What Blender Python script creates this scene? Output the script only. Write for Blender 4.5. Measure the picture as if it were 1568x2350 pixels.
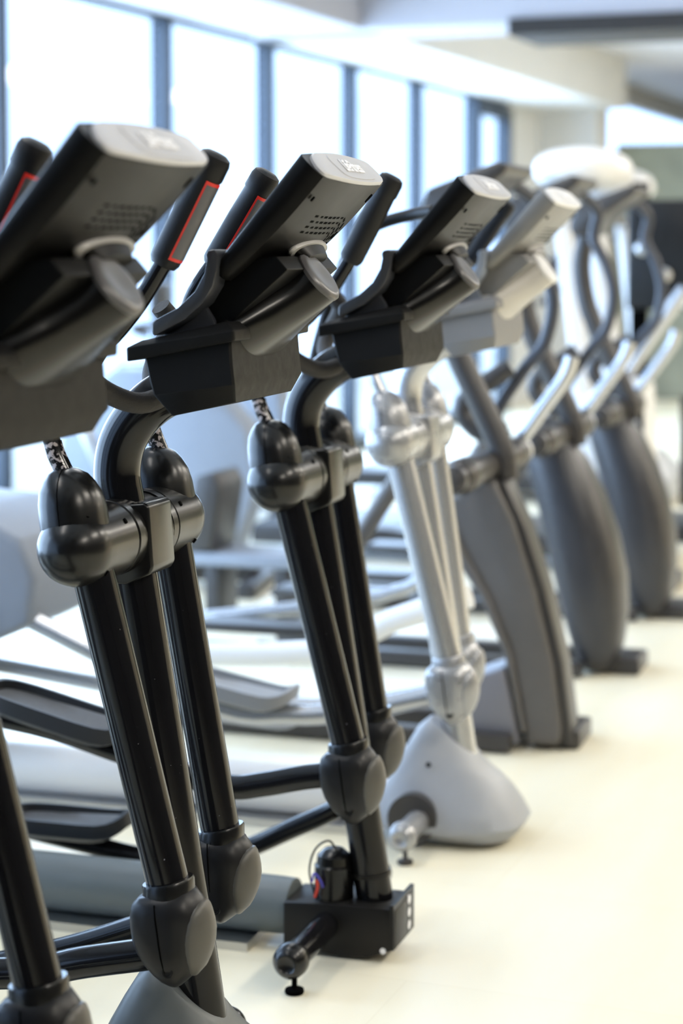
import bpy, bmesh, math, random
from mathutils import Vector, Matrix
random.seed(4)
S = bpy.context.scene
for o in list(bpy.data.objects): bpy.data.objects.remove(o)
COL = S.collection
R = math.radians
# ---------------------------------------------------------------- camera
FPX = 4600.0
cam_d = bpy.data.cameras.new('camera'); cam = bpy.data.objects.new('camera', cam_d); COL.objects.link(cam)
cam_d.sensor_fit = 'VERTICAL'; cam_d.sensor_height = 36; cam_d.sensor_width = 24
cam_d.lens = FPX / 2350 * 36
cam_d.shift_y = -(1175 - (575 + FPX * math.tan(R(4)))) / 2350
cam.location = (0, 0, 1.41)
cam.rotation_euler = (R(90 - 4), 0, R(17.7))
cam_d.dof.use_dof = True; cam_d.dof.focus_distance = 3.18; cam_d.dof.aperture_fstop = 2.6
cam_d.clip_start = .05; cam_d.clip_end = 200
S.camera = cam
S.view_settings.view_transform = 'Standard'; S.view_settings.look = 'None'
S.view_settings.gamma = 1; S.view_settings.use_curve_mapping = False
S.view_settings.exposure = 0.0
# ---------------------------------------------------------------- world: overcast, very bright daylight
W = bpy.data.worlds.new('world'); S.world = W; W.use_nodes = True
nt = W.node_tree; bg = nt.nodes['Background']
tc = nt.nodes.new('ShaderNodeTexCoord'); sp = nt.nodes.new('ShaderNodeSeparateXYZ')
rp = nt.nodes.new('ShaderNodeValToRGB')
rp.color_ramp.elements[0].position = .0; rp.color_ramp.elements[0].color = (.46, .66, 1, 1)
rp.color_ramp.elements[1].position = .35; rp.color_ramp.elements[1].color = (.48, .67, 1.0, 1)
nt.links.new(tc.outputs['Generated'], sp.inputs[0]); nt.links.new(sp.outputs['Z'], rp.inputs[0])
nt.links.new(rp.outputs[0], bg.inputs[0]); bg.inputs[1].default_value = 3.1
# room frame: the window wall runs slightly off the row of machines
TH = R(-2.65)
RM = Matrix.Rotation(TH, 4, 'Z')
def area(name, loc, rot, sx, sy, power, color, portal=False):
    d = bpy.data.lights.new(name, 'AREA'); d.shape = 'RECTANGLE'; d.size = sx; d.size_y = sy
    d.energy = power; d.color = color
    o = bpy.data.objects.new(name, d); COL.objects.link(o)
    o.matrix_world = RM @ Matrix.Translation(loc) @ rot.to_matrix().to_4x4()
    if portal: d.cycles.is_portal = True
    return o
from mathutils import Euler
# daylight coming in through the window band
area('window_daylight', (-4.98, 9.5, 1.5), Euler((0, R(-90), 0)), 2.5, 17.0, 1050, (.54, .73, 1))
# unseen ceiling lights, added to lift the floor and the machines
for k in range(5):
    area('ceiling_fill', (1.6, 0.8 + 2.4 * k, 3.12), Euler((0, 0, 0)), .5, 1.2, 60, (1, .93, .82))
for k in range(4):
    area('ceiling_fill', (-2.3, 1.6 + 2.2 * k, 3.12), Euler((0, 0, 0)), .3, 1.2, 16, (1, .96, .9))
for k in range(3):
    area('ceiling_fill', (0, 14 + 3 * k, 3.08), Euler((0, 0, 0)), 1.6, 1.6, 120, (1, .97, .92))
for k in range(3):
    area('ceiling_fill', (4.6, 9.5 + 3.2 * k, 3.12), Euler((0, 0, 0)), .6, 1.8, 110, (1, .90, .74))  # added to light the warm wall mirrored in tubes and pads
# ---------------------------------------------------------------- materials
def mat(name, col, rough=.5, metal=0, coat=0, noise=0, nscale=30, bump=0, bscale=200, spec=.5, emit=None):
    m = bpy.data.materials.new(name); m.use_nodes = True
    n = m.node_tree; b = n.nodes['Principled BSDF']
    b.inputs['Base Color'].default_value = (*col, 1); b.inputs['Roughness'].default_value = rough
    b.inputs['Metallic'].default_value = metal; b.inputs['Coat Weight'].default_value = coat
    b.inputs['Coat Roughness'].default_value = .08; b.inputs['Specular IOR Level'].default_value = spec
    t = n.nodes.new('ShaderNodeTexCoord')
    if noise:
        x = n.nodes.new('ShaderNodeTexNoise'); x.inputs['Scale'].default_value = nscale; x.inputs['Detail'].default_value = 5
        n.links.new(t.outputs['Object'], x.inputs['Vector'])
        mx = n.nodes.new('ShaderNodeMixRGB'); mx.blend_type = 'MIX'
        mx.inputs[1].default_value = (*[c * (1 - noise) for c in col], 1)
        mx.inputs[2].default_value = (*[min(1, c * (1 + noise)) for c in col], 1)
        n.links.new(x.outputs[0], mx.inputs[0]); n.links.new(mx.outputs[0], b.inputs['Base Color'])
        ma = n.nodes.new('ShaderNodeMapRange'); ma.inputs[3].default_value = max(0, rough * .8); ma.inputs[4].default_value = min(1, rough * 1.25)
        n.links.new(x.outputs[0], ma.inputs[0]); n.links.new(ma.outputs[0], b.inputs['Roughness'])
    if bump:
        x2 = n.nodes.new('ShaderNodeTexNoise'); x2.inputs['Scale'].default_value = bscale
        n.links.new(t.outputs['Object'], x2.inputs['Vector'])
        bp = n.nodes.new('ShaderNodeBump'); bp.inputs['Strength'].default_value = bump; bp.inputs['Distance'].default_value = .001
        n.links.new(x2.outputs[0], bp.inputs['Height']); n.links.new(bp.outputs[0], b.inputs['Normal'])
    if emit:
        b.inputs['Emission Color'].default_value = (*emit[:3], 1); b.inputs['Emission Strength'].default_value = emit[3]
    return m
def chipped(name, base, chip, lo=.62, hi=.68, scale=90):
    m = mat(name, base, .13, spec=.36); n = m.node_tree; b = n.nodes['Principled BSDF']
    t = n.nodes.new('ShaderNodeTexCoord'); x = n.nodes.new('ShaderNodeTexNoise'); x.inputs['Scale'].default_value = scale
    x.inputs['Detail'].default_value = 6
    r = n.nodes.new('ShaderNodeValToRGB'); r.color_ramp.elements[0].position = lo; r.color_ramp.elements[1].position = hi
    r.color_ramp.elements[0].color = (*base, 1); r.color_ramp.elements[1].color = (*chip, 1)
    n.links.new(t.outputs['Object'], x.inputs[0]); n.links.new(x.outputs[0], r.inputs[0]); n.links.new(r.outputs[0], b.inputs['Base Color'])
    return m
M = dict(
    gloss=chipped('gloss_black_paint', (.006, .006, .007), (.25, .25, .28), .74, .78, 160),
    chip=chipped('chipped_black_paint', (.01, .01, .01), (.45, .4, .4), .53, .58, 120),
    satin=mat('satin_black_plastic', (.006, .006, .006), .26, spec=.42),
    shell=mat('console_black_plastic', (.005, .0047, .0045), .34, noise=.2, nscale=14, spec=.10),
    podm=mat('gloss_black_plastic', (.003, .003, .003), .22, spec=.35),
    bin=mat('textured_black_plastic', (.008, .008, .008), .5, noise=.12, nscale=60, bump=.3, bscale=900, spec=.12),
    rack=mat('reading_rack_plastic', (.030, .032, .038), .36),
    elbow=mat('elbow_black_plastic', (.010, .010, .011), .36, noise=.15, nscale=50, spec=.3),
    cap=mat('light_grey_plastic', (.50, .50, .52), .42, noise=.06, nscale=60),
    disc=mat('mid_grey_plastic', (.09, .087, .09), .3),
    collar=mat('pale_grey_trim', (.38, .37, .36), .35),
    white=mat('white_print', (.9, .9, .92), .5),
    hole=mat('dark_slot', (.001, .001, .001), .9, spec=.05),
    rubber=mat('black_rubber', (.006, .006, .007), .5, spec=.3, bump=.25, bscale=500),
    foam=mat('grey_foam_grip', (.045, .042, .040), .75, bump=.9, bscale=260),
    red=mat('red_trim', (.75, .03, .02), .4),
    sensor=mat('grey_sensor_plate', (.10, .10, .11), .4, metal=.3),
    gshroud=mat('grey_green_plastic', (.085, .095, .095), .42, noise=.08, nscale=40),
    rail=mat('grey_green_rail', (.12, .145, .155), .42, noise=.06),
    bframe=mat('frame_black_paint', (.008, .0075, .007), .38, noise=.15, nscale=25, spec=.28),
    steel=mat('steel', (.6, .6, .6), .3, metal=1),
    silver=mat('silver_paint', (.52, .53, .55), .27, metal=.75),
    silverp=mat('silver_plastic', (.34, .345, .355), .28, metal=.45, noise=.05),
    sshroud=mat('grey_shroud_plastic', (.33, .345, .37), .42, noise=.05),
    sbin=mat('grey_bin_plastic', (.20, .20, .205), .55),
    sshell=mat('grey_console_plastic', (.17, .165, .155), .38, noise=.1),
    spod=mat('silver_console_post', (.50, .48, .44), .35),
    pedal=mat('black_pedal', (.022, .024, .028), .45),
    pedalpad=mat('ribbed_pedal_pad', (.06, .06, .062), .6, noise=.2, nscale=80),
    gpedal=mat('grey_pedal', (.26, .27, .285), .5),
    house=mat('blue_grey_housing', (.24, .27, .32), .5, noise=.06),
    dgrey=mat('dark_grey_shroud', (.10, .094, .09), .45, noise=.08),
    dgrey2=mat('charcoal_frame', (.04, .037, .036), .38),
    bgrey=mat('blue_charcoal_side', (.040, .045, .060), .45),
    wplastic=mat('white_plastic', (.78, .78, .78), .4),
    wbar=mat('white_paint', (.85, .86, .86), .3),
    redw=mat('red_wire', (.7, .06, .03), .4), bluew=mat('blue_wire', (.08, .07, .5), .4),
    frame=mat('window_frame_blue_grey', (.018, .030, .048), .45),
    wall=mat('wall_paint', (.60, .60, .59), .85, noise=.03, nscale=2),
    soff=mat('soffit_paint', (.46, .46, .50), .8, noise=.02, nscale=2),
    beam=mat('beam_paint', (.50, .50, .55), .8, noise=.02, nscale=2),
    ceil=mat('ceiling_paint', (.58, .58, .61), .85),
    darkw=mat('dark_wall_paint', (.035, .032, .03), .8, noise=.1, nscale=3),
    coverm=mat('matt_black_cover', (.003, .003, .003), .45, spec=.10),
    padm=mat('elbow_pad_reflection_tone', (.085, .080, .070), .42),  # paler, warmer tone put in for the floor's reflection on the pad
    warmw=mat('warm_bounce_wall', (.62, .54, .40), .8, noise=.05, nscale=2),
    panelm=mat('side_panel_plastic', (.17, .17, .195), .45),
    blade=mat('bowed_cover_plastic', (.030, .030, .034), .36, noise=.05),
    track=mat('dark_brown_track', (.02, .016, .013), .6),
    olive=mat('olive_grey_wall', (.22, .23, .18), .8, noise=.5, nscale=3),
    teal=mat('teal_strip', (.25, .42, .42), .5),
)
def floor_mat():
    m = mat('cream_vinyl_floor', (.80, .72, .50), .32); n = m.node_tree; b = n.nodes['Principled BSDF']
    t = n.nodes.new('ShaderNodeTexCoord')
    mp = n.nodes.new('ShaderNodeMapping'); mp.inputs['Scale'].default_value = (1, .22, 1)
    x = n.nodes.new('ShaderNodeTexNoise'); x.inputs['Scale'].default_value = 2.2; x.inputs['Detail'].default_value = 7
    n.links.new(t.outputs['Object'], mp.inputs[0]); n.links.new(mp.outputs[0], x.inputs[0])
    r = n.nodes.new('ShaderNodeValToRGB')
    r.color_ramp.elements[0].position = .35; r.color_ramp.elements[0].color = (.84, .76, .55, 1)
    r.color_ramp.elements[1].position = .65; r.color_ramp.elements[1].color = (.90, .86, .71, 1)
    br = n.nodes.new('ShaderNodeTexBrick'); br.inputs['Scale'].default_value = 1; br.offset = .5
    br.inputs['Brick Width'].default_value = 1.2; br.inputs['Row Height'].default_value = .6
    br.inputs['Mortar Size'].default_value = .0015; br.inputs['Color1'].default_value = (1, 1, 1, 1)
    br.inputs['Color2'].default_value = (.97, .97, .96, 1); br.inputs['Mortar'].default_value = (.93, .92, .90, 1)
    n.links.new(t.outputs['Object'], br.inputs[0]); n.links.new(x.outputs[0], r.inputs[0])
    mx = n.nodes.new('ShaderNodeMixRGB'); mx.blend_type = 'MULTIPLY'; mx.inputs[0].default_value = 1
    n.links.new(r.outputs[0], mx.inputs[1]); n.links.new(br.outputs[0], mx.inputs[2]); n.links.new(mx.outputs[0], b.inputs['Base Color'])
    return m
M['floor'] = floor_mat()
def glass_mat():
    m = bpy.data.materials.new('window_glass'); m.use_nodes = True; n = m.node_tree
    n.nodes.clear(); o = n.nodes.new('ShaderNodeOutputMaterial'); a = n.nodes.new('ShaderNodeBsdfTransparent'); g = n.nodes.new('ShaderNodeBsdfGlossy')
    a.inputs[0].default_value = (.95, .97, .98, 1); g.inputs['Roughness'].default_value = .02
    mx = n.nodes.new('ShaderNodeMixShader'); mx.inputs[0].default_value = .06
    n.links.new(a.outputs[0], mx.inputs[1]); n.links.new(g.outputs[0], mx.inputs[2]); n.links.new(mx.outputs[0], o.inputs[0]); return m
M['glass'] = glass_mat()
# ---------------------------------------------------------------- mesh helpers
V = Vector
class MB:
    def __init__(s): s.v = []; s.f = []
    def loft(s, secs, cap0=True, cap1=True, closed=True):
        n = len(secs[0]); b = len(s.v)
        for q in secs: s.v += [tuple(p) for p in q]
        for i in range(len(secs) - 1):
            for j in range(n if closed else n - 1):
                k = (j + 1) % n
                s.f.append((b + i * n + j, b + i * n + k, b + (i + 1) * n + k, b + (i + 1) * n + j))
        if cap0: s.f.append(tuple(b + j for j in reversed(range(n))))
        if cap1: s.f.append(tuple(b + (len(secs) - 1) * n + j for j in range(n)))
        return s
    def tube(s, path, r, n=24, ry=None, caps=True, smooth=0):
        P = [V(p) for p in path]
        if smooth: P, r = spline(P, r, smooth)
        if not isinstance(r, (list, tuple)): r = [r] * len(P)
        T = []
        for i in range(len(P)):
            a = P[max(0, i - 1)]; c = P[min(len(P) - 1, i + 1)]; T.append((c - a).normalized())
        ref = V((0, 1, 0)) if abs(T[0].y) < .9 else V((1, 0, 0))
        u = (ref - T[0] * ref.dot(T[0])).normalized(); secs = []
        for i, p in enumerate(P):
            u = (u - T[i] * u.dot(T[i])).normalized(); w = T[i].cross(u)
            k = ry if ry else 1
            secs.append([p + (u * math.cos(a) * k + w * math.sin(a)) * r[i] for a in [2 * math.pi * j / n for j in range(n)]])
        return s.loft(secs, caps, caps)
    def lathe(s, o, ax, prof, n=32, sc=(1, 1), upref=None):   # prof: (distance along ax, radius)
        o = V(o); ax = V(ax).normalized(); ref = V(upref) if upref else (V((0, 0, 1)) if abs(ax.z) < .9 else V((1, 0, 0)))
        u = (ref - ax * ref.dot(ax)).normalized(); w = ax.cross(u)
        secs = [[o + ax * t + (u * math.cos(a) * sc[0] + w * math.sin(a) * sc[1]) * max(r, 1e-5) for a in [2 * math.pi * j / n for j in range(n)]] for t, r in prof]
        return s.loft(secs)
    def prism(s, poly, y0, y1, inset=0):   # poly in XZ
        c = V((sum(p[0] for p in poly) / len(poly), sum(p[1] for p in poly) / len(poly)))
        def lp(y, k): return [(c.x + (p[0] - c.x) * k, y, c.y + (p[1] - c.y) * k) for p in poly]
        if inset: return s.loft([lp(y0, 1 - inset), lp(y0 + .012, 1), lp(y1 - .012, 1), lp(y1, 1 - inset)])
        return s.loft([lp(y0, 1), lp(y1, 1)])
    def box(s, a, b):
        x0, y0, z0 = a; x1, y1, z1 = b
        return s.loft([[(x0, y0, z0), (x1, y0, z0), (x1, y1, z0), (x0, y1, z0)], [(x0, y0, z1), (x1, y0, z1), (x1, y1, z1), (x0, y1, z1)]])
    def build(s, name, m, parent=None, bevel=0, seg=3, ang=35, sub=0):
        me = bpy.data.meshes.new(name); me.from_pydata(s.v, [], s.f); me.validate()
        bm = bmesh.new(); bm.from_mesh(me); bmesh.ops.recalc_face_normals(bm, faces=bm.faces)
        if bevel:
            bmesh.ops.remove_doubles(bm, verts=bm.verts, dist=1e-5)
            ed = [e for e in bm.edges if e.is_manifold and e.calc_face_angle(0) > R(ang)]
            bmesh.ops.bevel(bm, geom=ed, offset=bevel, segments=seg, profile=.5, affect='EDGES', clamp_overlap=True)
        bm.to_mesh(me); bm.free()
        me.polygons.foreach_set('use_smooth', [True] * len(me.polygons)); me.set_sharp_from_angle(angle=R(40))
        me.materials.append(m if not isinstance(m, str) else M[m])
        o = bpy.data.objects.new(name, me); COL.objects.link(o)
        if parent: o.parent = parent
        if sub:
            md = o.modifiers.new('sub', 'SUBSURF'); md.levels = sub; md.render_levels = sub
        return o
def spline(P, r, k):
    rr = list(r) if isinstance(r, (list, tuple)) else [r] * len(P)
    A = [P[0] * 2 - P[1]] + P + [P[-1] * 2 - P[-2]]; Ar = [rr[0]] + rr + [rr[-1]]
    o = []; q = []
    for i in range(1, len(A) - 2):
        for j in range(k):
            t = j / k
            def cr(a, b, c, d): return .5 * ((2 * b) + (c - a) * t + (a * 2 - b * 5 + c * 4 - d) * t * t + (b * 3 - a - c * 3 + d) * t ** 3)
            o.append(cr(A[i - 1], A[i], A[i + 1], A[i + 2])); q.append(Ar[i] * (1 - t) + Ar[i + 1] * t)
    o.append(P[-1]); q.append(rr[-1]); return o, q
def closed(pts, k=4):
    n = len(pts); o = []
    for i in range(n):
        a, b, c, d = [V(pts[(i + q) % n]) for q in (-1, 0, 1, 2)]
        for j in range(k):
            t = j / k; o.append(tuple(.5 * ((2 * b) + (c - a) * t + (a * 2 - b * 5 + c * 4 - d) * t * t + (b * 3 - a - c * 3 + d) * t ** 3)))
    return o
def sup(cx, cy, hx, hy, z, n=28, e=2.6, slope=0):
    o = []
    for j in range(n):
        a = 2 * math.pi * (j + .5) / n; c, s_ = math.cos(a), math.sin(a)
        x = hx * math.copysign(abs(c) ** (2 / e), c); y = hy * math.copysign(abs(s_) ** (2 / e), s_)
        o.append((cx + x, cy + y, z + slope * x))
    return o
def empty(name, loc, label, cat, group=None, rz=0, mtx=None):
    o = bpy.data.objects.new(name, None); COL.objects.link(o); o.location = loc; o.rotation_euler = (0, 0, rz)
    o['label'] = label; o['category'] = cat; o.empty_display_size = .1
    if group: o['group'] = group
    return o
def struct(name, mb, m, **k):
    o = mb.build(name, m, **k); o.matrix_world = RM; o['kind'] = 'structure'; return o
def B(*a): return MB().box(*a)
# ---------------------------------------------------------------- the room (in the room frame)
XW, XS, ZH, ZC = -4.80, -4.00, 2.70, 3.15
struct('floor', B((-8, -3, -.1), (7, 30, 0)), 'floor')
struct('ceiling', B((-5, -3, ZC), (7, 30, ZC + .1)), 'ceil')
struct('trim_1', B((XW - .1, -3, ZH), (XS, 11.3, ZC)), 'soff'); struct('trim_5', B((XW - .1, 11.7, ZH), (XS, 18.3, ZC)), 'wall')          # soffit over the windows; paler colour beyond the beam stands in for light
struct('trim_2', B((XS, 11.1, ZH), (7, 11.72, ZC)), 'beam')             # beam across the room
struct('trim_3', B((-3.10, 11.07, ZH - .075), (7, 11.74, ZH + .02)), 'track')   # dark track under the beam
struct('baseboard_left', B((XW - .1, -3, 0), (XW + .02, 17.2, .10)), 'frame')
ms = [-2.2, -.7, .8, 2.3, 3.8, 5.3, 6.8, 8.34, 10.16, 11.66, 13.18, 14.66, 16.15, 17.1]
for i, y in enumerate(ms[:-1]):
    fr = MB(); fr.box((XW - .08, y - .035, .1), (XW + .02, y + .035, ZH)); fr.box((XW - .08, y, ZH - .03), (XW + .02, ms[i + 1], ZH))
    if i == len(ms) - 2:
        fr.box((XW - .08, ms[-1] - .05, .1), (XW + .04, ms[-1] + .06, ZH - .05)); fr.box((XW - .08, y, ZH - .16), (XW + .04, ms[-1], ZH - .05))
        fr.box((XW - .08, y - .05, .1), (XW + .04, y + .06, ZH - .05))
    w = struct('window_%d' % (i + 1), fr, 'frame')
    g = B((XW - .05, y + .035, .1), (XW - .044, ms[i + 1] - .035, ZH - .03)).build('glass_pane', M['glass'], w)
struct('wall_left', B((XW - .1, 17.15, 0), (XW, 18.3, ZH)), 'wall')
struct('wall_left_far', B((XW - .1, 18.2, 0), (XW + .55, 18.7, ZC)), 'wall')
struct('wall_left_end', B((XW + .1, 18.7, 2.95), (XW + .2, 27, ZC)), 'wall')
struct('wall_left_low', B((XW + .1, 18.7, 0), (XW + .2, 27, 2.3)), 'olive')
struct('wall_partition', B((-4.2, 18.8, 0), (6.9, 18.9, 2.42)), 'olive')
struct('wall_back', B((-5, 27, 0), (7, 27.1, 2.82)), 'olive')
struct('trim_4', B((XW + .0, 26.9, 2.82), (7, 27.1, ZC)), 'ceil')
struct('wall_right', B((6.9, -3, 0), (7, 8, ZC)), 'darkw')
struct('wall_right_far', B((6.9, 8, 0), (7, 27, ZC)), 'warmw')  # unseen wall length, made pale and warm to brighten reflections in the machines
struct('wall_front', B((-5, -3.1, 0), (7, -3, ZC)), 'darkw')
# ---------------------------------------------------------------- elliptical trainer (x = forward, y = away from the window-side viewer, z = up; origin under the pivot)
def trainer(label, loc, pal, base='shroud', far='grip', rear=True, arms=(0, -.075), grip='red', near_link=None, far_link=None, pedal_near=None, pedal_far=None):
    P = dict(tube='gloss', cover='satin', shell='shell', cap='cap', bin='bin', pod='podm', elbow='elbow', shroud='gshroud', rail='rail', link='gloss', pedal='pedal', pad='pedalpad', disc='disc', house='house', rack='rack', stab='bframe')
    P.update(pal)
    t = empty('elliptical_trainer', loc, label, 'elliptical trainer', 'row of elliptical trainers with tilted consoles')
    # column with its goose neck: one bent tube
    pth = [(.155, 0, .02), (.127, 0, .205), (.068, 0, .57), (.017, 0, .88), (.003, 0, .965), (-.008, 0, 1.02), (-.014, 0, 1.06), (-.006, 0, 1.105), (.018, 0, 1.145), (.055, 0, 1.178), (.11, 0, 1.205), (.17, 0, 1.235)]
    MB().tube(pth, .0375, n=36, smooth=6, ry=.95).build('column', M[P['tube']], t)
    # pivot block
    MB().prism([(-.048, .998), (-.038, 1.010), (.052, 1.020), (.059, 1.014), (.066, .918), (.060, .908), (.02, .890), (-.02, .890), (-.046, .92)], -.046, .046).build('pivot_block', M[P['cover']], t, bevel=.005)
    MB().lathe((.0, -.060, .964), (0, 1, 0), [(0, .046), (0, .0590), (.120, .0590), (.120, .046)], n=40).build('pivot_ring', M[P['cover']], t)
    for sd in (-1, 1):
        k = sd * 1.0
        dx = arms[0] if sd < 0 else arms[1]
        def A(x, y, z):  # swing about the pivot
            c, s_ = math.cos(dx), math.sin(dx); X, Z = x, z - .955
            return (X * c - Z * s_, y, .955 + X * s_ + Z * c)
        y = .157 * sd
        lt = MB().tube([A(.010, y, .95), A(.136, y, .455)], .0325, n=36).build('swing_arm', M[P['tube']], t)
        # barrel along the pivot axis with a ball end, dome rising from it
        b = MB().lathe((.0, .058 * sd, .966), (0, sd, 0), [(0, .040), (0, .0595), (.018, .0600), (.020, .0565), (.023, .0565), (.025, .0595), (.06, .0585), (.10, .0580), (.122, .0585), (.137, .0570), (.151, .0520), (.163, .0435), (.173, .0325), (.180, .0195), (.183, .002)], n=40)
        b.build('pivot_barrel', M[P['cover']], lt)
        yy = .172 * sd
        b2 = MB(); prof = [(.955, .052), (.98, .0530), (1.005, .0530), (1.03, .0515), (1.05, .0475), (1.066, .039), (1.077, .030), (1.084, .018), (1.087, .004)]
        b2.loft([sup(-(z - .955) * .14, yy, r * .98, r, z, n=32, e=2.1) for z, r in prof])
        o2 = b2.build('pivot_dome', M[P['cover']], lt)
        for ang_, yq in ((62, .205), (35, .11), (-38, .175)):
            a_ = R(ang_); MB().lathe((math.cos(a_) * .0575, yq * sd, .966 + math.sin(a_) * .0575), (math.cos(a_), 0, math.sin(a_)), [(0, .0045), (.0030, .0045)], n=12, sc=(1, .7)).build('screw_hole', M['hole'], lt)
        # seam line over dome and ball end
        sm = MB()
        sm.tube([(-(z - .955) * .14, yy - sd * -r * 1.002, z) for z, r in prof], .0008, n=6)
        sm.build('seam', M['hole'], lt)
        # upper handle
        if far == 'loop' and sd > 0:
            MB().tube([(-.02, yy, 1.06), (-.045, yy, 1.15), (-.03, .2, 1.26), (-.004, .2, 1.34), (.016, .2, 1.39), (.050, .2, 1.437), (.09, .2, 1.465), (.164, .19, 1.484), (.22, .15, 1.49)], .0125, smooth=5).build('hand_grip', M['rubber'], lt)
        elif far == 'none': pass
        else:
            off = 0 if sd < 0 else -.11
            up = [(-.018, yy, 1.07), (-.036, yy, 1.105), (-.046, yy, 1.135), (-.040, .19 * sd, 1.17), (.01 + off * .4, .2 * sd, 1.235), (.07 + off * .7, .2 * sd, 1.285), (.12 + off, .2 * sd, 1.344), (.172 + off, .2 * sd, 1.425)]
            up = [A(*p) for p in up]
            ht = MB().tube(up, .0135, smooth=5).build('handle_tube', M[P['tube']], lt)
            if P['tube'] == 'gloss': MB().tube([up[0], up[1], V(up[1]).lerp(V(up[2]), .6)], .0142, smooth=4).build('worn_stub', M['chip'], lt)
            a = V(A(.152 + off, .2 * sd, 1.392)); bq = V(A(.234 + off, .2 * sd, 1.545)); ax = (bq - a).normalized(); L = (bq - a).length
            g = MB().lathe(a, ax, [(-.004, .013), (-.003, .0185), (.004, .0225), (.01, .023), (L * .5, .0235), (L * .8, .0225), (L * .82, .0245), (L - .008, .0245), (L, .022), (L + .004, .015), (L + .005, .002)], n=32)
            g.build('hand_grip', M['rubber'], lt)
            # grey pulse plate with red rim on the side facing away from the window
            nrm = V((ax.z, 0, -ax.x)).normalized(); nrm = (nrm + V((0, -.5, 0))).normalized(); nrm = (nrm - ax * nrm.dot(ax)).normalized(); sdv = ax.cross(nrm)
            def strip(w, l0, l1, rad):
                q = MB(); secs = []
                for tt in (l0, l1):
                    secs.append([a + ax * tt + nrm * math.cos(ph) * rad + sdv * math.sin(ph) * rad for ph in [(-w + 2 * w * j / 8) for j in range(9)]] + [a + ax * tt + nrm * math.cos(ph) * (rad - .003) + sdv * math.sin(ph) * (rad - .003) for ph in [(w - 2 * w * j / 8) for j in range(9)]])
                return q.loft(secs)
            if grip == 'red': strip(.62, .012, L * .80, .0243).build('sensor_rim', M['red'], lt)
            if grip == 'red': strip(.50, .017, L * .80 - .005, .0252).build('sensor_plate', M['sensor'], lt)
        # elbow cover at the foot of the arm
        ex = lambda dz: 0
        cuff = MB().loft([sup(*A(.134, y, .470)[:1], y, .0375, .0365, A(.134, y, .466)[2], e=2.2, slope=.2), sup(A(.135, y, .462)[0], y, .039, .0385, A(.13, y, .462)[2], e=2.2, slope=.2), sup(A(.137, y, .43)[0], y, .0395, .039, A(.13, y, .43)[2], e=2.2), sup(A(.138, y, .40)[0], y, .036, .036, A(.13, y, .40)[2], e=2.2)])
        cuff.build('elbow_cuff', M[P['cover']], lt)
        PR = [(0, 0), (.0, .45), (.03, .78), (.10, .95), (.30, 1.0), (.55, .985), (.66, .94), (.70, .90), (.74, .88), (.84, .70), (.93, .45), (.985, .2), (1, 0)]
        LP = [(f, -w) for f, w in PR] + [(f, w) for f, w in reversed(PR[1:-1])]
        EL = [(.4605, .160, .168, .010), (.453, .138, .180, .028), (.444, .096, .189, .040), (.434, .087, .196, .046), (.420, .0845, .202, .048), (.400, .085, .206, .048), (.380, .0875, .205, .0465), (.360, .0945, .200, .0435), (.342, .105, .191, .039), (.327, .117, .178, .032), (.315, .130, .165, .024), (.307, .140, .156, .014), (.3035, .144, .150, .006)]
        secs = []
        for z, xl, xr, hy in EL:
            secs.append([A(xl + (xr - xl) * f, y + hy * w, z) for f, w in LP])
        MB().loft(secs).build('elbow_cover', M[P['elbow']], lt)
        # rounded pad set on the front of the elbow
        def elz(z):
            for a_, b_ in zip(EL, EL[1:]):
                if b_[0] <= z <= a_[0]:
                    t_ = (a_[0] - z) / (a_[0] - b_[0]); return [a_[i_] * (1 - t_) + b_[i_] * t_ for i_ in range(4)]
        secs = []
        for k_ in range(13):
            ph = math.pi * k_ / 12; z = .383 + .058 * math.cos(ph); w_ = max(.04, math.sin(ph)) ** .7; _, xl, xr, hy = elz(z)
            row = []
            for u_, o_ in [(-1, -.003), (-.98, .002), (-.9, .0045), (-.6, .005), (-.3, .005), (0, .005), (.3, .005), (.6, .005), (.9, .0045), (.98, .002), (1, -.003)]:
                wq = .84 * u_ * w_; f_ = 1 - .27 * abs(wq / .88) ** 1.9
                n2 = V((1, wq * .9, 0)).normalized()
                row.append(A(xl + (xr - xl) * f_ + n2.x * o_, y + hy * wq + n2.y * o_, z))
            secs.append(row)
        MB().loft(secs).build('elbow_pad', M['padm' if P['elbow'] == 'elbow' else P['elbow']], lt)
        c0 = A(.148, y , .337)
        MB().lathe((c0[0], y - .0335, c0[2]), (0, -1, 0), [(-.002, .0090), (.004, .0090), (.0045, .0085), (.0045, .0060), (.0030, .0055)], n=20).build('elbow_bolt', M['bframe'], lt)
        c1 = A(.130, y, .455); 
        MB().tube([(A(.130, y, .440)[0], y - .044, .440), (A(.133, y, .42)[0], y - .0482, .42), (A(.136, y, .40)[0], y - .0482, .40), (A(.138, y, .38)[0], y - .0468, .38), (A(.140, y, .36)[0], y - .0438, .36), (A(.143, y, .33)[0], y - .034, .33)], .0011, n=6).build('seam', M['hole'], lt)
        # foot link and pedal
        lk = near_link if sd < 0 else far_link
        if lk:
            lo = MB().tube([(p[0], p[2], p[1]) if len(p) == 3 else (p[0], y, p[1]) for p in lk], .0245 if sd < 0 else .021, smooth=6, n=28).build('foot_link', M[P['link']], t)
        pp = pedal_near if sd < 0 else pedal_far
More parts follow.
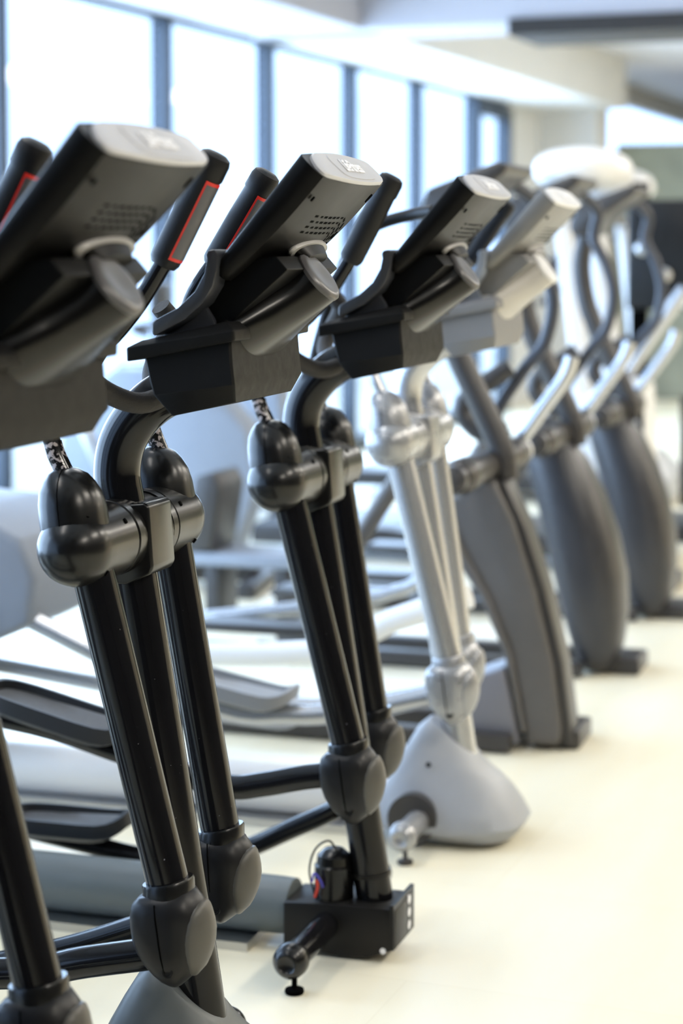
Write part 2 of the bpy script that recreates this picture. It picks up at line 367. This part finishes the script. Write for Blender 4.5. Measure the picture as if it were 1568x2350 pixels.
        if pp:
            x0, z0, x1, z1 = pp; e = V((x1 - x0, 0, z1 - z0)); L = e.length; e.normalize(); n_ = V((-e.z, 0, e.x))
            def q3(a, yy_, h): return V((x0, y, z0)) + e * a + V((0, yy_, 0)) + n_ * h
            def lp(hw, h, l0, l1):
                o_ = []
                for j in range(28):
                    a_ = 2 * math.pi * (j + .5) / 28; c, s_ = math.cos(a_), math.sin(a_)
                    o_.append(q3((l0 + l1) / 2 + (l1 - l0) / 2 * math.copysign(abs(c) ** .5, c), hw * math.copysign(abs(s_) ** .5, s_), h + (.03 * max(0, c) ** 3)))
                return o_
            MB().loft([lp(.055, -.012, .02, L - .02), lp(.07, 0, 0, L), lp(.072, .032, 0, L), lp(.064, .032, .01, L - .01), lp(.062, .012, .012, L - .012)]).build('pedal', M[P['pedal']], t)
            MB().loft([lp(.061, .010, .014, L - .014), lp(.060, .016, .016, L - .016)]).build('pedal_pad', M[P['pad']], t)
    # console: slab on a slope, lens section
    Lc = 10; secs = []
    yz = [(-.150, .0), (-.157, .006), (-.160, .018), (-.158, .036), (-.150, .047), (-.11, .053), (-.05, .057), (0, .058), (.05, .057), (.11, .053), (.150, .047), (.158, .036), (.160, .018), (.157, .006), (.150, 0), (.08, -.006), (0, -.008), (-.08, -.006)]
    T0 = V((.3455, 0, 1.5485)); B0 = V((.213, 0, 1.392)); e = (T0 - B0); nrm = V((.71, 0, -.705))
    for i in range(Lc + 1):
        s_ = i / Lc; o = T0.lerp(B0, s_); th = 1 - .42 * s_ + .10 * math.sin(math.pi * s_)
        wf = 1.0 - .04 * s_
        secs.append([o + V((0, yy_ * wf, 0)) + nrm * (tt * th) for yy_, tt in yz])
    # rounded lower lip
    o = B0 + V((-.006, 0, -.008)); secs.append([o + V((0, yy_ * .93, 0)) + nrm * (.006 + tt * .40) for yy_, tt in yz])
    con = MB().loft(secs).build('console', M[P['shell']], t)
    # end cap plate at the top
    ee = e.normalized(); cs = []
    cz = [(-.120, .004), (-.148, .028), (-.143, .046), (-.10, .0515), (-.04, .0555), (.02, .0565), (.08, .0545), (.130, .050), (.152, .040), (.154, .018), (.140, .004), (.07, -.003), (0, -.005), (-.07, -.002)]
    cz = closed(cz)
    for d_, k_ in ((-.001, 1.0), (.004, 1.0), (.006, .97)):
        cs.append([T0 + ee * d_ + V((0, yy_ * k_, 0)) + nrm * (.028 + (tt - .028) * k_) for yy_, tt in cz])
    MB().loft(cs).build('end_cap', M[P['cap']], con)
    bz = [(-.055, .004), (-.060, .030), (-.045, .047), (.02, .051), (.085, .048), (.098, .043), (.095, .025), (.075, .006), (.02, .001)]
    bz = closed(bz)
    cs = [[T0 + ee * d_ + V((0, yy_ * k_, 0)) + nrm * tt for yy_, tt in bz] for d_, k_ in ((.0058, 1), (.0072, .985))]
    MB().loft(cs).build('badge', M[P['cap']], con)
    # lettering on the badge
    cu = bpy.data.curves.new('txt', 'FONT'); cu.body = 'LifeFitness'; cu.size = .034; cu.shear = .25; cu.align_x = 'CENTER'; cu.align_y = 'CENTER'; cu.extrude = .0006; cu.offset = .0008; cu.space_character = .92
    to = bpy.data.objects.new('lettering', cu); COL.objects.link(to)
    dg = bpy.context.evaluated_depsgraph_get(); me = bpy.data.meshes.new_from_object(to.evaluated_get(dg)); bpy.data.objects.remove(to)
    lo = bpy.data.objects.new('lettering', me); me.materials.clear(); me.materials.append(M['white']); COL.objects.link(lo); lo.parent = con
    xa = V((0, 1, 0)); ya = -nrm; za = xa.cross(ya)
    fm = Matrix((( xa.x * .70, ya.x * 1.0, za.x, 0), (xa.y * .70, ya.y, za.y, 0), (xa.z * .70, ya.z, za.z, 0), (0, 0, 0, 1)))
    pos = T0 + ee * .0082 + V((0, .018, 0)) + nrm * .026
    me.transform(Matrix.Translation(pos) @ fm)
    # speaker slots: four nested arcs of little slits in the back of the console
    vb = MB(); bulge = .0
    for row in range(4):
        off = row * .011
        arc = [(-.070 + .020 * k, .106 + off) for k in range(7)]
        for k in range(5):
            a_ = R(90 - 26 * (k + .6)); arc.append((.060 + (.022 + off) * math.cos(a_) * 1.1, .084 + (.022 + off) * math.sin(a_)))
        for k in range(len(arc) - 1):
            p0, p1 = arc[k], arc[k + 1]
            def pt(yv, s_):   # s_ = metres up from the bottom edge along the slope
                f_ = 1 - s_ / e.length; o_ = T0.lerp(B0, f_); th = 1 - .42 * f_ + .10 * math.sin(math.pi * f_)
                tt = .058 - .005 * (abs(yv) / .11) ** 1.5; return o_ + V((0, yv, 0)) + nrm * (tt * th)
            q0 = pt(p0[0] * 1.0, p0[1]); q1 = pt(p0[0] + (p1[0] - p0[0]) * .62, p0[1] + (p1[1] - p0[1]) * .62)
            dv = (q1 - q0).normalized(); wv = dv.cross(nrm).normalized() * .0021
            vb.loft([[q0 - wv - nrm * .002, q0 + wv - nrm * .002, q1 + wv - nrm * .002, q1 - wv - nrm * .002], [q0 - wv + nrm * .0004, q0 + wv + nrm * .0004, q1 + wv + nrm * .0004, q1 - wv + nrm * .0004]])
    vb.build('speaker_slots', M['hole'], con)
    for yv, s_ in ((-.135, .168), (.12, .178)):
        f_ = 1 - s_ / e.length; o_ = T0.lerp(B0, f_) + V((0, yv, 0)) + nrm * (.0505 * (1 - .42 * f_ + .10 * math.sin(math.pi * f_)))
        rr_ = .0022 if yv < 0 else .0042
        MB().lathe(o_, nrm, [(0, rr_), (.003, rr_)], n=12, sc=(2.0, .9)).build('screw_hole', M['hole'], con)
    # collar joining console and post
    cb = T0.lerp(B0, .66) + nrm * .043 + V((0, .035, 0))
    MB().lathe(cb, nrm, [(0, .042), (.006, .044), (.010, .042), (.010, .036)], n=36, sc=(.48, 1.85), upref=ee).build('neck_collar', M['collar'], con)
    MB().lathe(cb, nrm, [(.006, .037), (.026, .026)], n=36, sc=(.48, 1.8), upref=ee).build('console_neck', M[P['shell']], con)
    # post: cylinder plus the flat plate above it
    pa = V((.322, 0, 1.371)); pb = V((.135, 0, 1.228)); ax = (pb - pa).normalized()
    un = V((ax.z, 0, -ax.x)); secs = []
    for d_, rn, ry_ in [(0, .042, .042), (.003, .0435, .0435), (.03, .0435, .050), (.07, .0435, .085), (.12, .0455, .124), (.15, .047, .140), (.185, .046, .141)]:
        secs.append([pa + ax * d_ + un * rn * math.cos(a_) + V((0, ry_ * math.copysign(abs(math.sin(a_)) ** .85, math.sin(a_)), 0)) for a_ in [2 * math.pi * j / 40 for j in range(40)]])
    post = MB().loft(secs).build('console_post', M[P['pod']], t)
    MB().prism([(.186, 1.333), (.212, 1.368), (.250, 1.398), (.296, 1.402), (.314, 1.382), (.215, 1.295), (.20, 1.29)], -.120, .120).build('post_cover', M['coverm'] if P['pod'] == 'podm' else M['sshell'], post, bevel=.002)
    MB().lathe(pa, -ax, [(-.004, .0430), (-.003, .0445), (.002, .0445), (.006, .041), (.0075, .034), (.0065, .024), (.005, .012), (.0045, .001)], n=40).build('end_plug', M[P['disc']], post)
    # reading rack wing and its bracket
    MB().prism([(.202, 1.404), (.206, 1.410), (.217, 1.412), (.222, 1.402), (.220, 1.382), (.214, 1.358), (.198, 1.333), (.170, 1.309), (.121, 1.284), (.117, 1.288), (.117, 1.303), (.124, 1.309), (.158, 1.326), (.185, 1.350), (.200, 1.376), (.204, 1.395)], -.165, .165).build('reading_rack', M[P['rack']], t, bevel=.003, seg=2)
    MB().prism([(.118, 1.286), (.186, 1.331), (.200, 1.31), (.212, 1.28), (.14, 1.255)], -.13, .13).build('rack_bracket', M[P['rack']], t, bevel=.004, seg=2)
    # storage bin with rim
    def rl(x0, x1, hy, z0, z1, c=.0035):
        m_ = (z1 - z0) / (x1 - x0); zz = lambda x: z0 + m_ * (x - x0)
        return [(x0, -hy + c, zz(x0)), (x0 + c, -hy, zz(x0 + c)), (x1 - c, -hy, zz(x1 - c)), (x1, -hy + c, zz(x1)), (x1, hy - c, zz(x1)), (x1 - c, hy, zz(x1 - c)), (x0 + c, hy, zz(x0 + c)), (x0, hy - c, zz(x0))]
    bn = MB().loft([rl(.098, .236, .152, 1.255, 1.288), rl(.108, .239, .154, 1.215, 1.246), rl(.114, .2425, .154, 1.196, 1.214), rl(.133, .234, .128, 1.163, 1.186)]).build('storage_bin', M[P['bin']], t)
    MB().loft([rl(.078, .249, .170, 1.246, 1.279), rl(.078, .249, .172, 1.266, 1.294), rl(.098, .236, .160, 1.277, 1.306), rl(.106, .228, .150, 1.278, 1.306), rl(.108, .226, .148, 1.262, 1.290)]).build('bin_rim', M[P['bin']], bn, bevel=.002, seg=2)
    # foam covered fixed hand rail bending down between console and column
    MB().tube([(.02, -.10, 1.32), (.03, -.12, 1.29), (.0, -.13, 1.235), (.005, -.10, 1.20), (.05, -.05, 1.175), (.10, 0, 1.20)], .0165, smooth=6).build('hand_rail', M['foam'], t)
    MB().tube([(.02, .10, 1.32), (.03, .12, 1.29), (.0, .13, 1.235), (.005, .10, 1.20), (.05, .05, 1.175), (.10, 0, 1.20)], .0165, smooth=6).build('hand_rail', M['foam'], t)
    # base
    if base == 'shroud':
        ss = []
        for z, x0, x1, hy, sl in [(.012, .01, .262, .12, 0), (.035, -.085, .282, .150, 0), (.05, -.088, .290, .152, 0), (.09, -.066, .272, .135, -.03), (.13, -.04, .250, .116, -.1), (.165, -.018, .225, .098, -.2), (.195, .004, .200, .080, -.35), (.222, .026, .182, .064, -.55), (.240, .048, .168, .052, -.72), (.244, .056, .162, .048, -.75)]:
            ss.append(sup((x0 + x1) / 2, 0, (x1 - x0) / 2, hy, z, n=40, e=3.0, slope=sl))
        sh = MB().loft(ss).build('base_shroud', M[P['shroud']], t)
        MB().lathe((.045, -.150, .068), (0, 1, 0), [(0, .060), (.10, .060)], n=32).build('stabiliser_arch', M['dgrey2'], sh)
        MB().lathe((.072, -.098, .19), (0, -1, 0), [(0, .006), (.004, .006)], n=16).build('screw_hole', M['hole'], sh)
    else:
        bb = MB().prism([(-.03, .015), (-.03, .104), (.06, .110), (.205, .110), (.205, .030), (.150, .008), (.09, .004)], -.07, .06).build('base_frame', M[P['stab']], t, bevel=.004, seg=2)
        fl = MB(); fl.prism([(.195, .03), (.195, .120), (.203, .120), (.203, .03)], -.075, .075); fl.build('flange', M[P['stab']], bb)
        for zz in (.050, .076, .102): MB().lathe((.2035, .03, zz), (1, 0, 0), [(0, .009), (.0025, .009)], n=16).build('bolt_hole', M['white'], bb)
        MB().lathe((.18, -.0705, .026), (0, -1, 0), [(0, .006), (.0015, .006)], n=16).build('bolt_hole', M['white'], bb)
        mt = MB().lathe((.062, -.02, .11), (0, 0, 1), [(0, .040), (.065, .040), (.068, .036), (.085, .034), (.098, .020), (.10, .004)], n=32).build('motor', M['podm'], t)
        MB().tube([(.03, -.05, .12), (.022, -.058, .17), (.035, -.06, .215), (.06, -.05, .232), (.075, -.04, .21)], .0022, n=8, smooth=6).build('black_wire', M['podm'], mt)
        MB().tube([(.035, -.062, .118), (.042, -.066, .14), (.040, -.066, .155)], .003, n=8, smooth=6).build('red_wire', M['redw'], mt)
        MB().tube([(.03, -.066, .15), (.036, -.068, .168), (.048, -.066, .155), (.052, -.062, .14)], .0022, n=8, smooth=6).build('blue_wire', M['bluew'], mt)
        MB().tube([(.1345, 0, .155), (.1335, 0, .163)], .0405, n=36, ry=.98).build('weld_ring', M[P['stab']], t)
    # stabiliser with ball ends and levelling feet
    stb = MB().lathe((.060, -.285, .066), (0, 1, 0), [(0, .027), (.57, .027)], n=28).build('stabiliser', M['gloss' if P['stab'] == 'bframe' else P['stab']], t)
    for sd in (-1, 1):
        MB().lathe((.060, .262 * sd, .066), (0, sd, 0), [(-.002, .031), (.012, .0345), (.03, .033), (.042, .024), (.045, .018), (.041, .014), (.039, .002)], n=28).build('end_cap', M[P['cover']], stb)
        MB().lathe((.064, .272 * sd, .0), (0, 0, 1), [(0, .0175), (.004, .019), (.009, .018), (.011, .008), (.014, .0055), (.034, .0055)], n=24).build('levelling_foot', M['hole' if P['stab'] == 'bframe' else 'dgrey2'], stb)
    MB().lathe((-.03, 0, .074), (-1, 0, 0), [(0, .052), (.0, .056), (.03, .0575), (.6, .060), (1.25, .064)], n=40, sc=(1, 1.05)).build('rail_cover', M[P['rail']], t)
    MB().box((-1.3, -.09, .0), (-.1, .09, .018)).build('floor_rail', M['steel'], t)
    if rear:
        MB().prism([(-1.60, .04), (-1.62, .25), (-1.56, .52), (-1.42, .71), (-1.25, .78), (-1.08, .765), (-.95, .70), (-.905, .60), (-.92, .49), (-1.02, .44), (-1.25, .38), (-1.33, .04)], -.2, .2, inset=.05).build('drive_housing', M[P['house']], t, bevel=.02)
        MB().box((-1.5, -.3, .0), (-1.42, .3, .05)).build('rear_foot', M['dgrey2'], t)
        MB().lathe((-1.2, -.235, .45), (0, -1, 0), [(0, .02), (.02, .10), (.04, .10), (.045, .03)], n=32).build('crank', M['steel'], t)
    return t
X1, Y1 = -1.282, 2.894
nl = [(.135, .356), (.0, .325), (-.15, .290), (-.5, .27), (-.8, .3), (-1.2, .40)]
fl = [(.10, .338), (-.05, .272), (-.22, .208), (-.45, .15), (-.7, .17), (-1.2, .3)]
trainer('black elliptical trainer nearest the camera, cut off by the left edge, console strongly blurred', (X1, Y1 - .75, 0), {}, arms=(0, 0), near_link=nl, far_link=fl, pedal_near=(-.86, .34, -.52, .29), pedal_far=(-.86, .23, -.52, .18))
trainer('black elliptical trainer in sharp focus, grey plastic base cover at the bottom edge', (X1, Y1, 0), {}, near_link=nl, far_link=fl, pedal_near=(-.86, .34, -.52, .29), pedal_far=(-.86, .23, -.52, .18))
trainer('black elliptical trainer missing its base cover, bare frame and wires showing', (X1, Y1 + .9, 0), dict(), base='bare', far='loop', arms=(0, -.09), grip='plain',
        near_link=[(.13, .40), (.051, .388), (-.04, .366), (-.112, .355), (-.22, .375), (-.35, .41), (-.6, .46), (-1.2, .5)],
        far_link=[(.11, .33), (.02, .245), (-.1, .18), (-.20, .13), (-.32, .09), (-.5, .10), (-1.2, .2)],
        pedal_near=(-.64, .50, -.31, .42), pedal_far=(-.76, .14, -.45, .14))
SP = dict(tube='silver', cover='silverp', shell='sshell', cap='wplastic', bin='sbin', pod='spod', elbow='silverp', shroud='sshroud', rail='wplastic', link='silver', pedal='gpedal', pad='gpedal', disc='wplastic', house='house', rack='house', stab='silverp')
trainer('silver grey elliptical trainer with pale cone shaped base cover, fourth in the row', (X1 - .02, Y1 + 1.74, 0), SP, far='grip', arms=(0, -.11), grip='plain',
        near_link=[(.13, .38), (.03, .352), (-.08, .325), (-.25, .30), (-.5, .32), (-1.2, .6)],
        far_link=[(.1, .33), (-.1, .28), (-.3, .25), (-.7, .25), (-1.2, .3)],
        pedal_near=(-.56, .37, -.25, .31), pedal_far=(-.62, .22, -.3, .2))
# ---------------------------------------------------------------- second kind of trainer, farther along the row
def cross(label, loc, front='dgrey', bar=True):
    t = empty('cross_trainer', loc, label, 'cross trainer', 'charcoal cross trainers behind the elliptical row')
    prof = [(-.14, .66), (-.10, .70), (.00, .765), (.035, .765), (.09, .65), (.155, .45), (.205, .25), (.232, .06), (.225, .02), (.13, .015), (.11, .15), (.075, .30), (.0, .45), (-.075, .56)]
    if front == 'blade':
        secs = []
        for x, z, hx, hy in [(-.075, .850, .01, .03), (-.065, .835, .03, .07), (-.03, .78, .048, .10), (.025, .68, .062, .125), (.075, .56, .07, .14), (.115, .43, .074, .145), (.145, .30, .074, .14), (.160, .18, .066, .125), (.162, .08, .052, .10), (.160, .03, .038, .08), (.16, .012, .02, .05)]:
            secs.append(sup(x - hx * .45, 0, hx * 1.5, hy * 1.1, z, n=36, e=2.7, slope=.3))
        MB().loft(secs).build('front_cover', M['blade'], t)
    else:
        MB().prism(prof, -.085, .085).build('front_cover', M[front], t, bevel=.015)
        MB().prism([(-.155, .655), (-.13, .69), (-.10, .67), (-.045, .56), (.03, .43), (.095, .27), (.135, .05), (.115, .05), (.07, .27), (.0, .43), (-.09, .56)], -.10, .10).build('cover_ridge', M['dgrey'], t, bevel=.012)
    if front != 'blade':
        MB().prism([(.045, .76), (.06, .76), (.12, .63), (.18, .45), (.23, .25), (.262, .02), (.235, .02), (.2, .25), (.15, .45), (.09, .62)], -.06, .06).build('front_spine', M['dgrey2'], t, bevel=.006)
        MB().prism([(-.03, .02), (-.035, .19), (-.03, .2), (.07, .235), (.09, .15), (.115, .02)], -.11, .11).build('side_panel', M['panelm'], t, bevel=.01)
    MB().tube([(-.12, 0, 1.50), (-.15, 0, 1.38), (-.14, 0, 1.26), (-.10, 0, 1.13), (.03, 0, .86), (.05, 0, .76)], .036, smooth=5).build('column', M['dgrey2'], t)
    MB().lathe((.0, -.36, .80), (0, 1, 0), [(0, .035), (.02, .05), (.10, .05), (.12, .042), (.60, .042), (.62, .05), (.70, .05), (.72, .035)], n=28).build('crossbar', M['dgrey2'], t)
    for sd in (-1, 1):
        y = .40 * sd
        MB().lathe((0, .36 * sd, .80), (0, sd, 0), [(0, .03), (.03, .04), (.06, .038), (.07, .02)], n=24).build('pivot_cap', M['wplastic' if sd > 0 else 'dgrey2'], t)
        if sd > 0:
            h = MB().tube([(-.05, y, .86), (-.07, y, .92), (.02, y, 1.06), (.075, y, 1.13), (.10, y, 1.25), (.075, y, 1.36), (.03, y, 1.45), (.04, y, 1.55), (-.02, .3 * sd, 1.62)], .020, smooth=5).build('handlebar', M['bgrey'], t)
            MB().tube([(0, y, .83), (.07, y, .93), (.14, y, 1.03), (.16, y, 1.09)], .022, smooth=4, ry=1).build('silver_lever', M['silver'], h)
            MB().tube([(-.02, .33, .84), (-.12, .33, .87), (-.16, .33, .95), (-.02, .36, 1.06)], .03, smooth=4).build('lever_arm', M['dgrey2'], h)
        if bar: 
            MB().tube([(.02, y * .75, .58 if sd > 0 else .47), (-.2, y * .75, .46 if sd > 0 else .39), (-.42, y * .75, .345 if sd > 0 else .29), (-1.0, y * .75, .25)], .033 if sd < 0 else .02, smooth=3).build('white_link', M['wbar' if sd < 0 else 'silver'], t)
        MB().box((-1.05, .12 * sd - .03, .005), (.1, .12 * sd + .03, .055)).build('base_bar', M['dgrey2'], t, bevel=.006)
        MB().prism([(-.95, .26), (-.93, .24), (-.50, .24), (-.46, .28), (-.46, .31), (-.5, .27), (-.93, .27)], .2 * sd - .07, .2 * sd + .07).build('pedal', M['dgrey2'], t, bevel=.005)
    MB().tube([(-.46, -.1, .42), (-.32, -.1, .64), (-.2, -.1, .83)], .026).build('brace', M['dgrey'], t)
    MB().box((.14, -.04, .0), (.275, .16, .055)).build('front_foot', M['dgrey2'], t, bevel=.01)
    # console: thin dark wing on top of the column
    MB().prism([(-.17, 1.50), (-.14, 1.58), (.06, 1.655), (.09, 1.645), (.08, 1.62), (-.03, 1.55), (-.09, 1.47), (-.15, 1.46)], -.17, .17).build('console', M['dgrey2'], t, bevel=.012)
    return t
cross('charcoal cross trainer just behind the silver trainer, tall tapering front cover', (X1 - .05, 5.56, 0))
c5 = [cross('charcoal cross trainer with bowed front, second behind the silver trainer', (X1 - .05, 6.60, 0), 'blade', False),
      cross('charcoal cross trainer with bowed front, farthest one, against right edge', (X1 - .04, 7.66, 0), 'blade', False)]
# ---------------------------------------------------------------- treadmills with white hoods beyond
def treadmill(label, loc, rz=0, hood='wplastic'):
    t = empty('treadmill', loc, label, 'treadmill', 'white hooded treadmills', rz=rz)
    secs = []
    for i in range(13):
        ph = -math.pi / 2 + math.pi * i / 12; k = max(.02, math.cos(ph)) ** .6
        secs.append([(-.02 + .20 * math.sin(ph) * 1.0, yy * k, 1.76 + zz * k) for yy, zz in [(.42 * math.cos(a), .085 * math.sin(a) + (.03 if math.sin(a) > 0 else 0)) for a in [2 * math.pi * j / 28 for j in range(28)]]])
    MB().loft(secs).build('console_hood', M[hood], t)
    MB().box((-.25, -.45, 1.55), (.05, .45, 1.60)).build('console_tray', M['dgrey2'], t, bevel=.02)
    for sd in (-1, 1):
        MB().tube([(.10, .36 * sd, .06), (.04, .37 * sd, .9), (-.05, .38 * sd, 1.60)], .04, smooth=3).build('upright', M['wplastic'], t)
        MB().tube([(-.1, .38 * sd, 1.5), (-.45, .38 * sd, 1.15), (-.55, .38 * sd, 1.1)], .02, smooth=4).build('handrail', M['dgrey2'], t)
    MB().prism([(.35, .02), (.34, .14), (.22, .26), (.0, .28), (-.1, .2), (-.1, .02)], -.36, .36, inset=.04).build('motor_cover', M['sshroud'], t, bevel=.02)
    MB().box((-1.5, -.35, .06), (-.08, .35, .15)).build('deck', M['dgrey2'], t, bevel=.01)
    return t
treadmill('treadmill with rounded white console hood beside the cream pillar', (X1 - .42, 9.0, 0))
treadmill('second white hooded treadmill, its hood peeking out right of the first', (X1 - .68, 11.3, 0))
# ---------------------------------------------------------------- weight machines at the right edge
def cable(label, loc, w=.9):
    t = empty('weight_machine', loc, label, 'weight machine')
    for sx in (-1, 1):
        MB().box((sx * w / 2 - .04, -.04, 0), (sx * w / 2 + .04, .04, 1.75)).build('upright', M['hole'], t, bevel=.008)
    MB().box((-w / 2 - .05, -.10, 1.12), (w / 2 + .05, .10, 1.66)).build('top_shroud', M['bframe'], t, bevel=.02)
    st = MB()
    for k in range(11): st.box((-.18, -.08, .15 + k * .05), (.18, .08, .193 + k * .05))
    st.build('weight_stack', M['bframe'], t)
    for sx in (-1, 1): MB().lathe((sx * .1, 0, .1), (0, 0, 1), [(0, .012), (1.3, .012)], n=12).build('guide_rod', M['steel'], t)
    MB().box((-w / 2, -.3, 0), (w / 2, .3, .08)).build('base', M['dgrey2'], t, bevel=.01)
    for k in range(5):
        MB().lathe((-w / 2 + .03 + k * .11, -.10, 1.42 - .13 * (k % 3)), (0, -1, 0), [(0, .03), (.02, .035), (.04, .015)], n=16).build('knob', M['steel'], t)
    return t
cable('dark weight machine with round chrome knobs at the right edge of the view', (-1.22, 9.95, 0), .8)
def leg_press(label, loc):
    t = empty('weight_machine', loc, label, 'weight machine')
    MB().prism([(-.13, .50), (-.16, .80), (.06, .88), (.12, .86), (.14, .52), (.05, .48)], -.13, .13).build('stack_cover', M['wplastic'], t, bevel=.02)
    for k in range(2): MB().box((.03 + k * .06, -.136, .56), (.055 + k * .06, -.128, .80)).build('slot', M['hole'], t)
    MB().box((-.05, -.05, 0), (.05, .05, .55)).build('post', M['dgrey2'], t, bevel=.01)
    MB().box((-.2, -.16, 0), (.25, .16, .06)).build('base', M['dgrey2'], t, bevel=.01)
    MB().tube([(.0, 0, .86), (.12, 0, 1.05), (.26, 0, 1.25)], .03, smooth=3).build('lever', M['silver'], t)
    return t
leg_press('weight machine with pale slotted stack cover and silver lever, at the right edge', (-1.43, 8.34, 0))
# ---------------------------------------------------------------- bikes near the windows
def bike(label, loc, rz=0, body='house'):
    t = empty('exercise_bike', loc, label, 'exercise bike', 'blue grey exercise bikes by the windows', rz=rz)
    MB().prism([(-.1, .12), (-.2, .4), (-.12, .70), (.10, .86), (.34, .84), (.48, .68), (.52, .42), (.42, .15), (.2, .08)], -.12, .12, inset=.06).build('body', M[body], t, bevel=.03)
    MB().tube([(.30, 0, .8), (.34, 0, 1.0), (.33, 0, 1.12)], .03, smooth=3).build('mast', M['dgrey2'], t)
    MB().box((.27, -.14, 1.1), (.33, .14, 1.26)).build('console', M['dgrey2'], t, bevel=.015)
    MB().tube([(.30, -.25, 1.02), (.22, -.25, 1.05), (.30, 0, 1.06), (.22, .25, 1.05), (.30, .25, 1.02)], .016, smooth=4).build('handlebar', M['dgrey2'], t)
    MB().tube([(-.12, 0, .35), (-.28, 0, .72)], .03).build('seat_post', M['steel'], t)
    MB().loft([sup(-.30, 0, .13, .11, .74, e=2.4), sup(-.30, 0, .15, .13, .77, e=2.4), sup(-.30, 0, .13, .11, .80, e=2.4)]).build('saddle', M['rubber'], t)
    MB().lathe((.12, -.13, .32), (0, -1, 0), [(0, .09), (.03, .09), (.035, .02)], n=24).build('crank', M['steel'], t)
    for sd in (-1, 1): MB().box((.02 + .1 * sd, .17 * sd - .05, .22 + .12 * sd), (.16 + .1 * sd, .17 * sd + .05, .25 + .12 * sd)).build('pedal', M['dgrey2'], t)
    for x in (-.4, .5): MB().box((x - .04, -.28, 0), (x + .04, .28, .06)).build('foot', M['dgrey2'], t, bevel=.01)
    MB().box((-.4, -.04, .03), (.5, .04, .12)).build('frame_rail', M['dgrey2'], t, bevel=.01)
    return t
bike('blue grey exercise bike by the windows, nearest of the three, behind the sharp black trainer', (-3.35, 7.75, 0), R(8))
bike('blue grey exercise bike by the windows, middle one of the three in a line', (-4.0, 8.75, 0), R(10))
bike('blue grey exercise bike by the windows, farthest of the three in a line', (-4.0, 10.0, 0), R(5))
# low bench with a raised dark back pad
t = empty('exercise_bench', (-2.58, 7.13, 0), 'low dark exercise bench with raised back pad, seen between the two black trainers', 'exercise bench')
MB().box((-.25, -.13, .22), (.18, .13, .27)).build('seat_pad', M['house'], t, bevel=.012)
MB().prism([(-.29, .27), (-.24, .56), (-.16, .58), (-.13, .52), (-.17, .27)], -.13, .13).build('back_pad', M['dgrey2'], t, bevel=.015)
for x in (-.18, .10): MB().box((x - .03, -.10, 0), (x + .03, .10, .22)).build('leg', M['dgrey2'], t, bevel=.006)
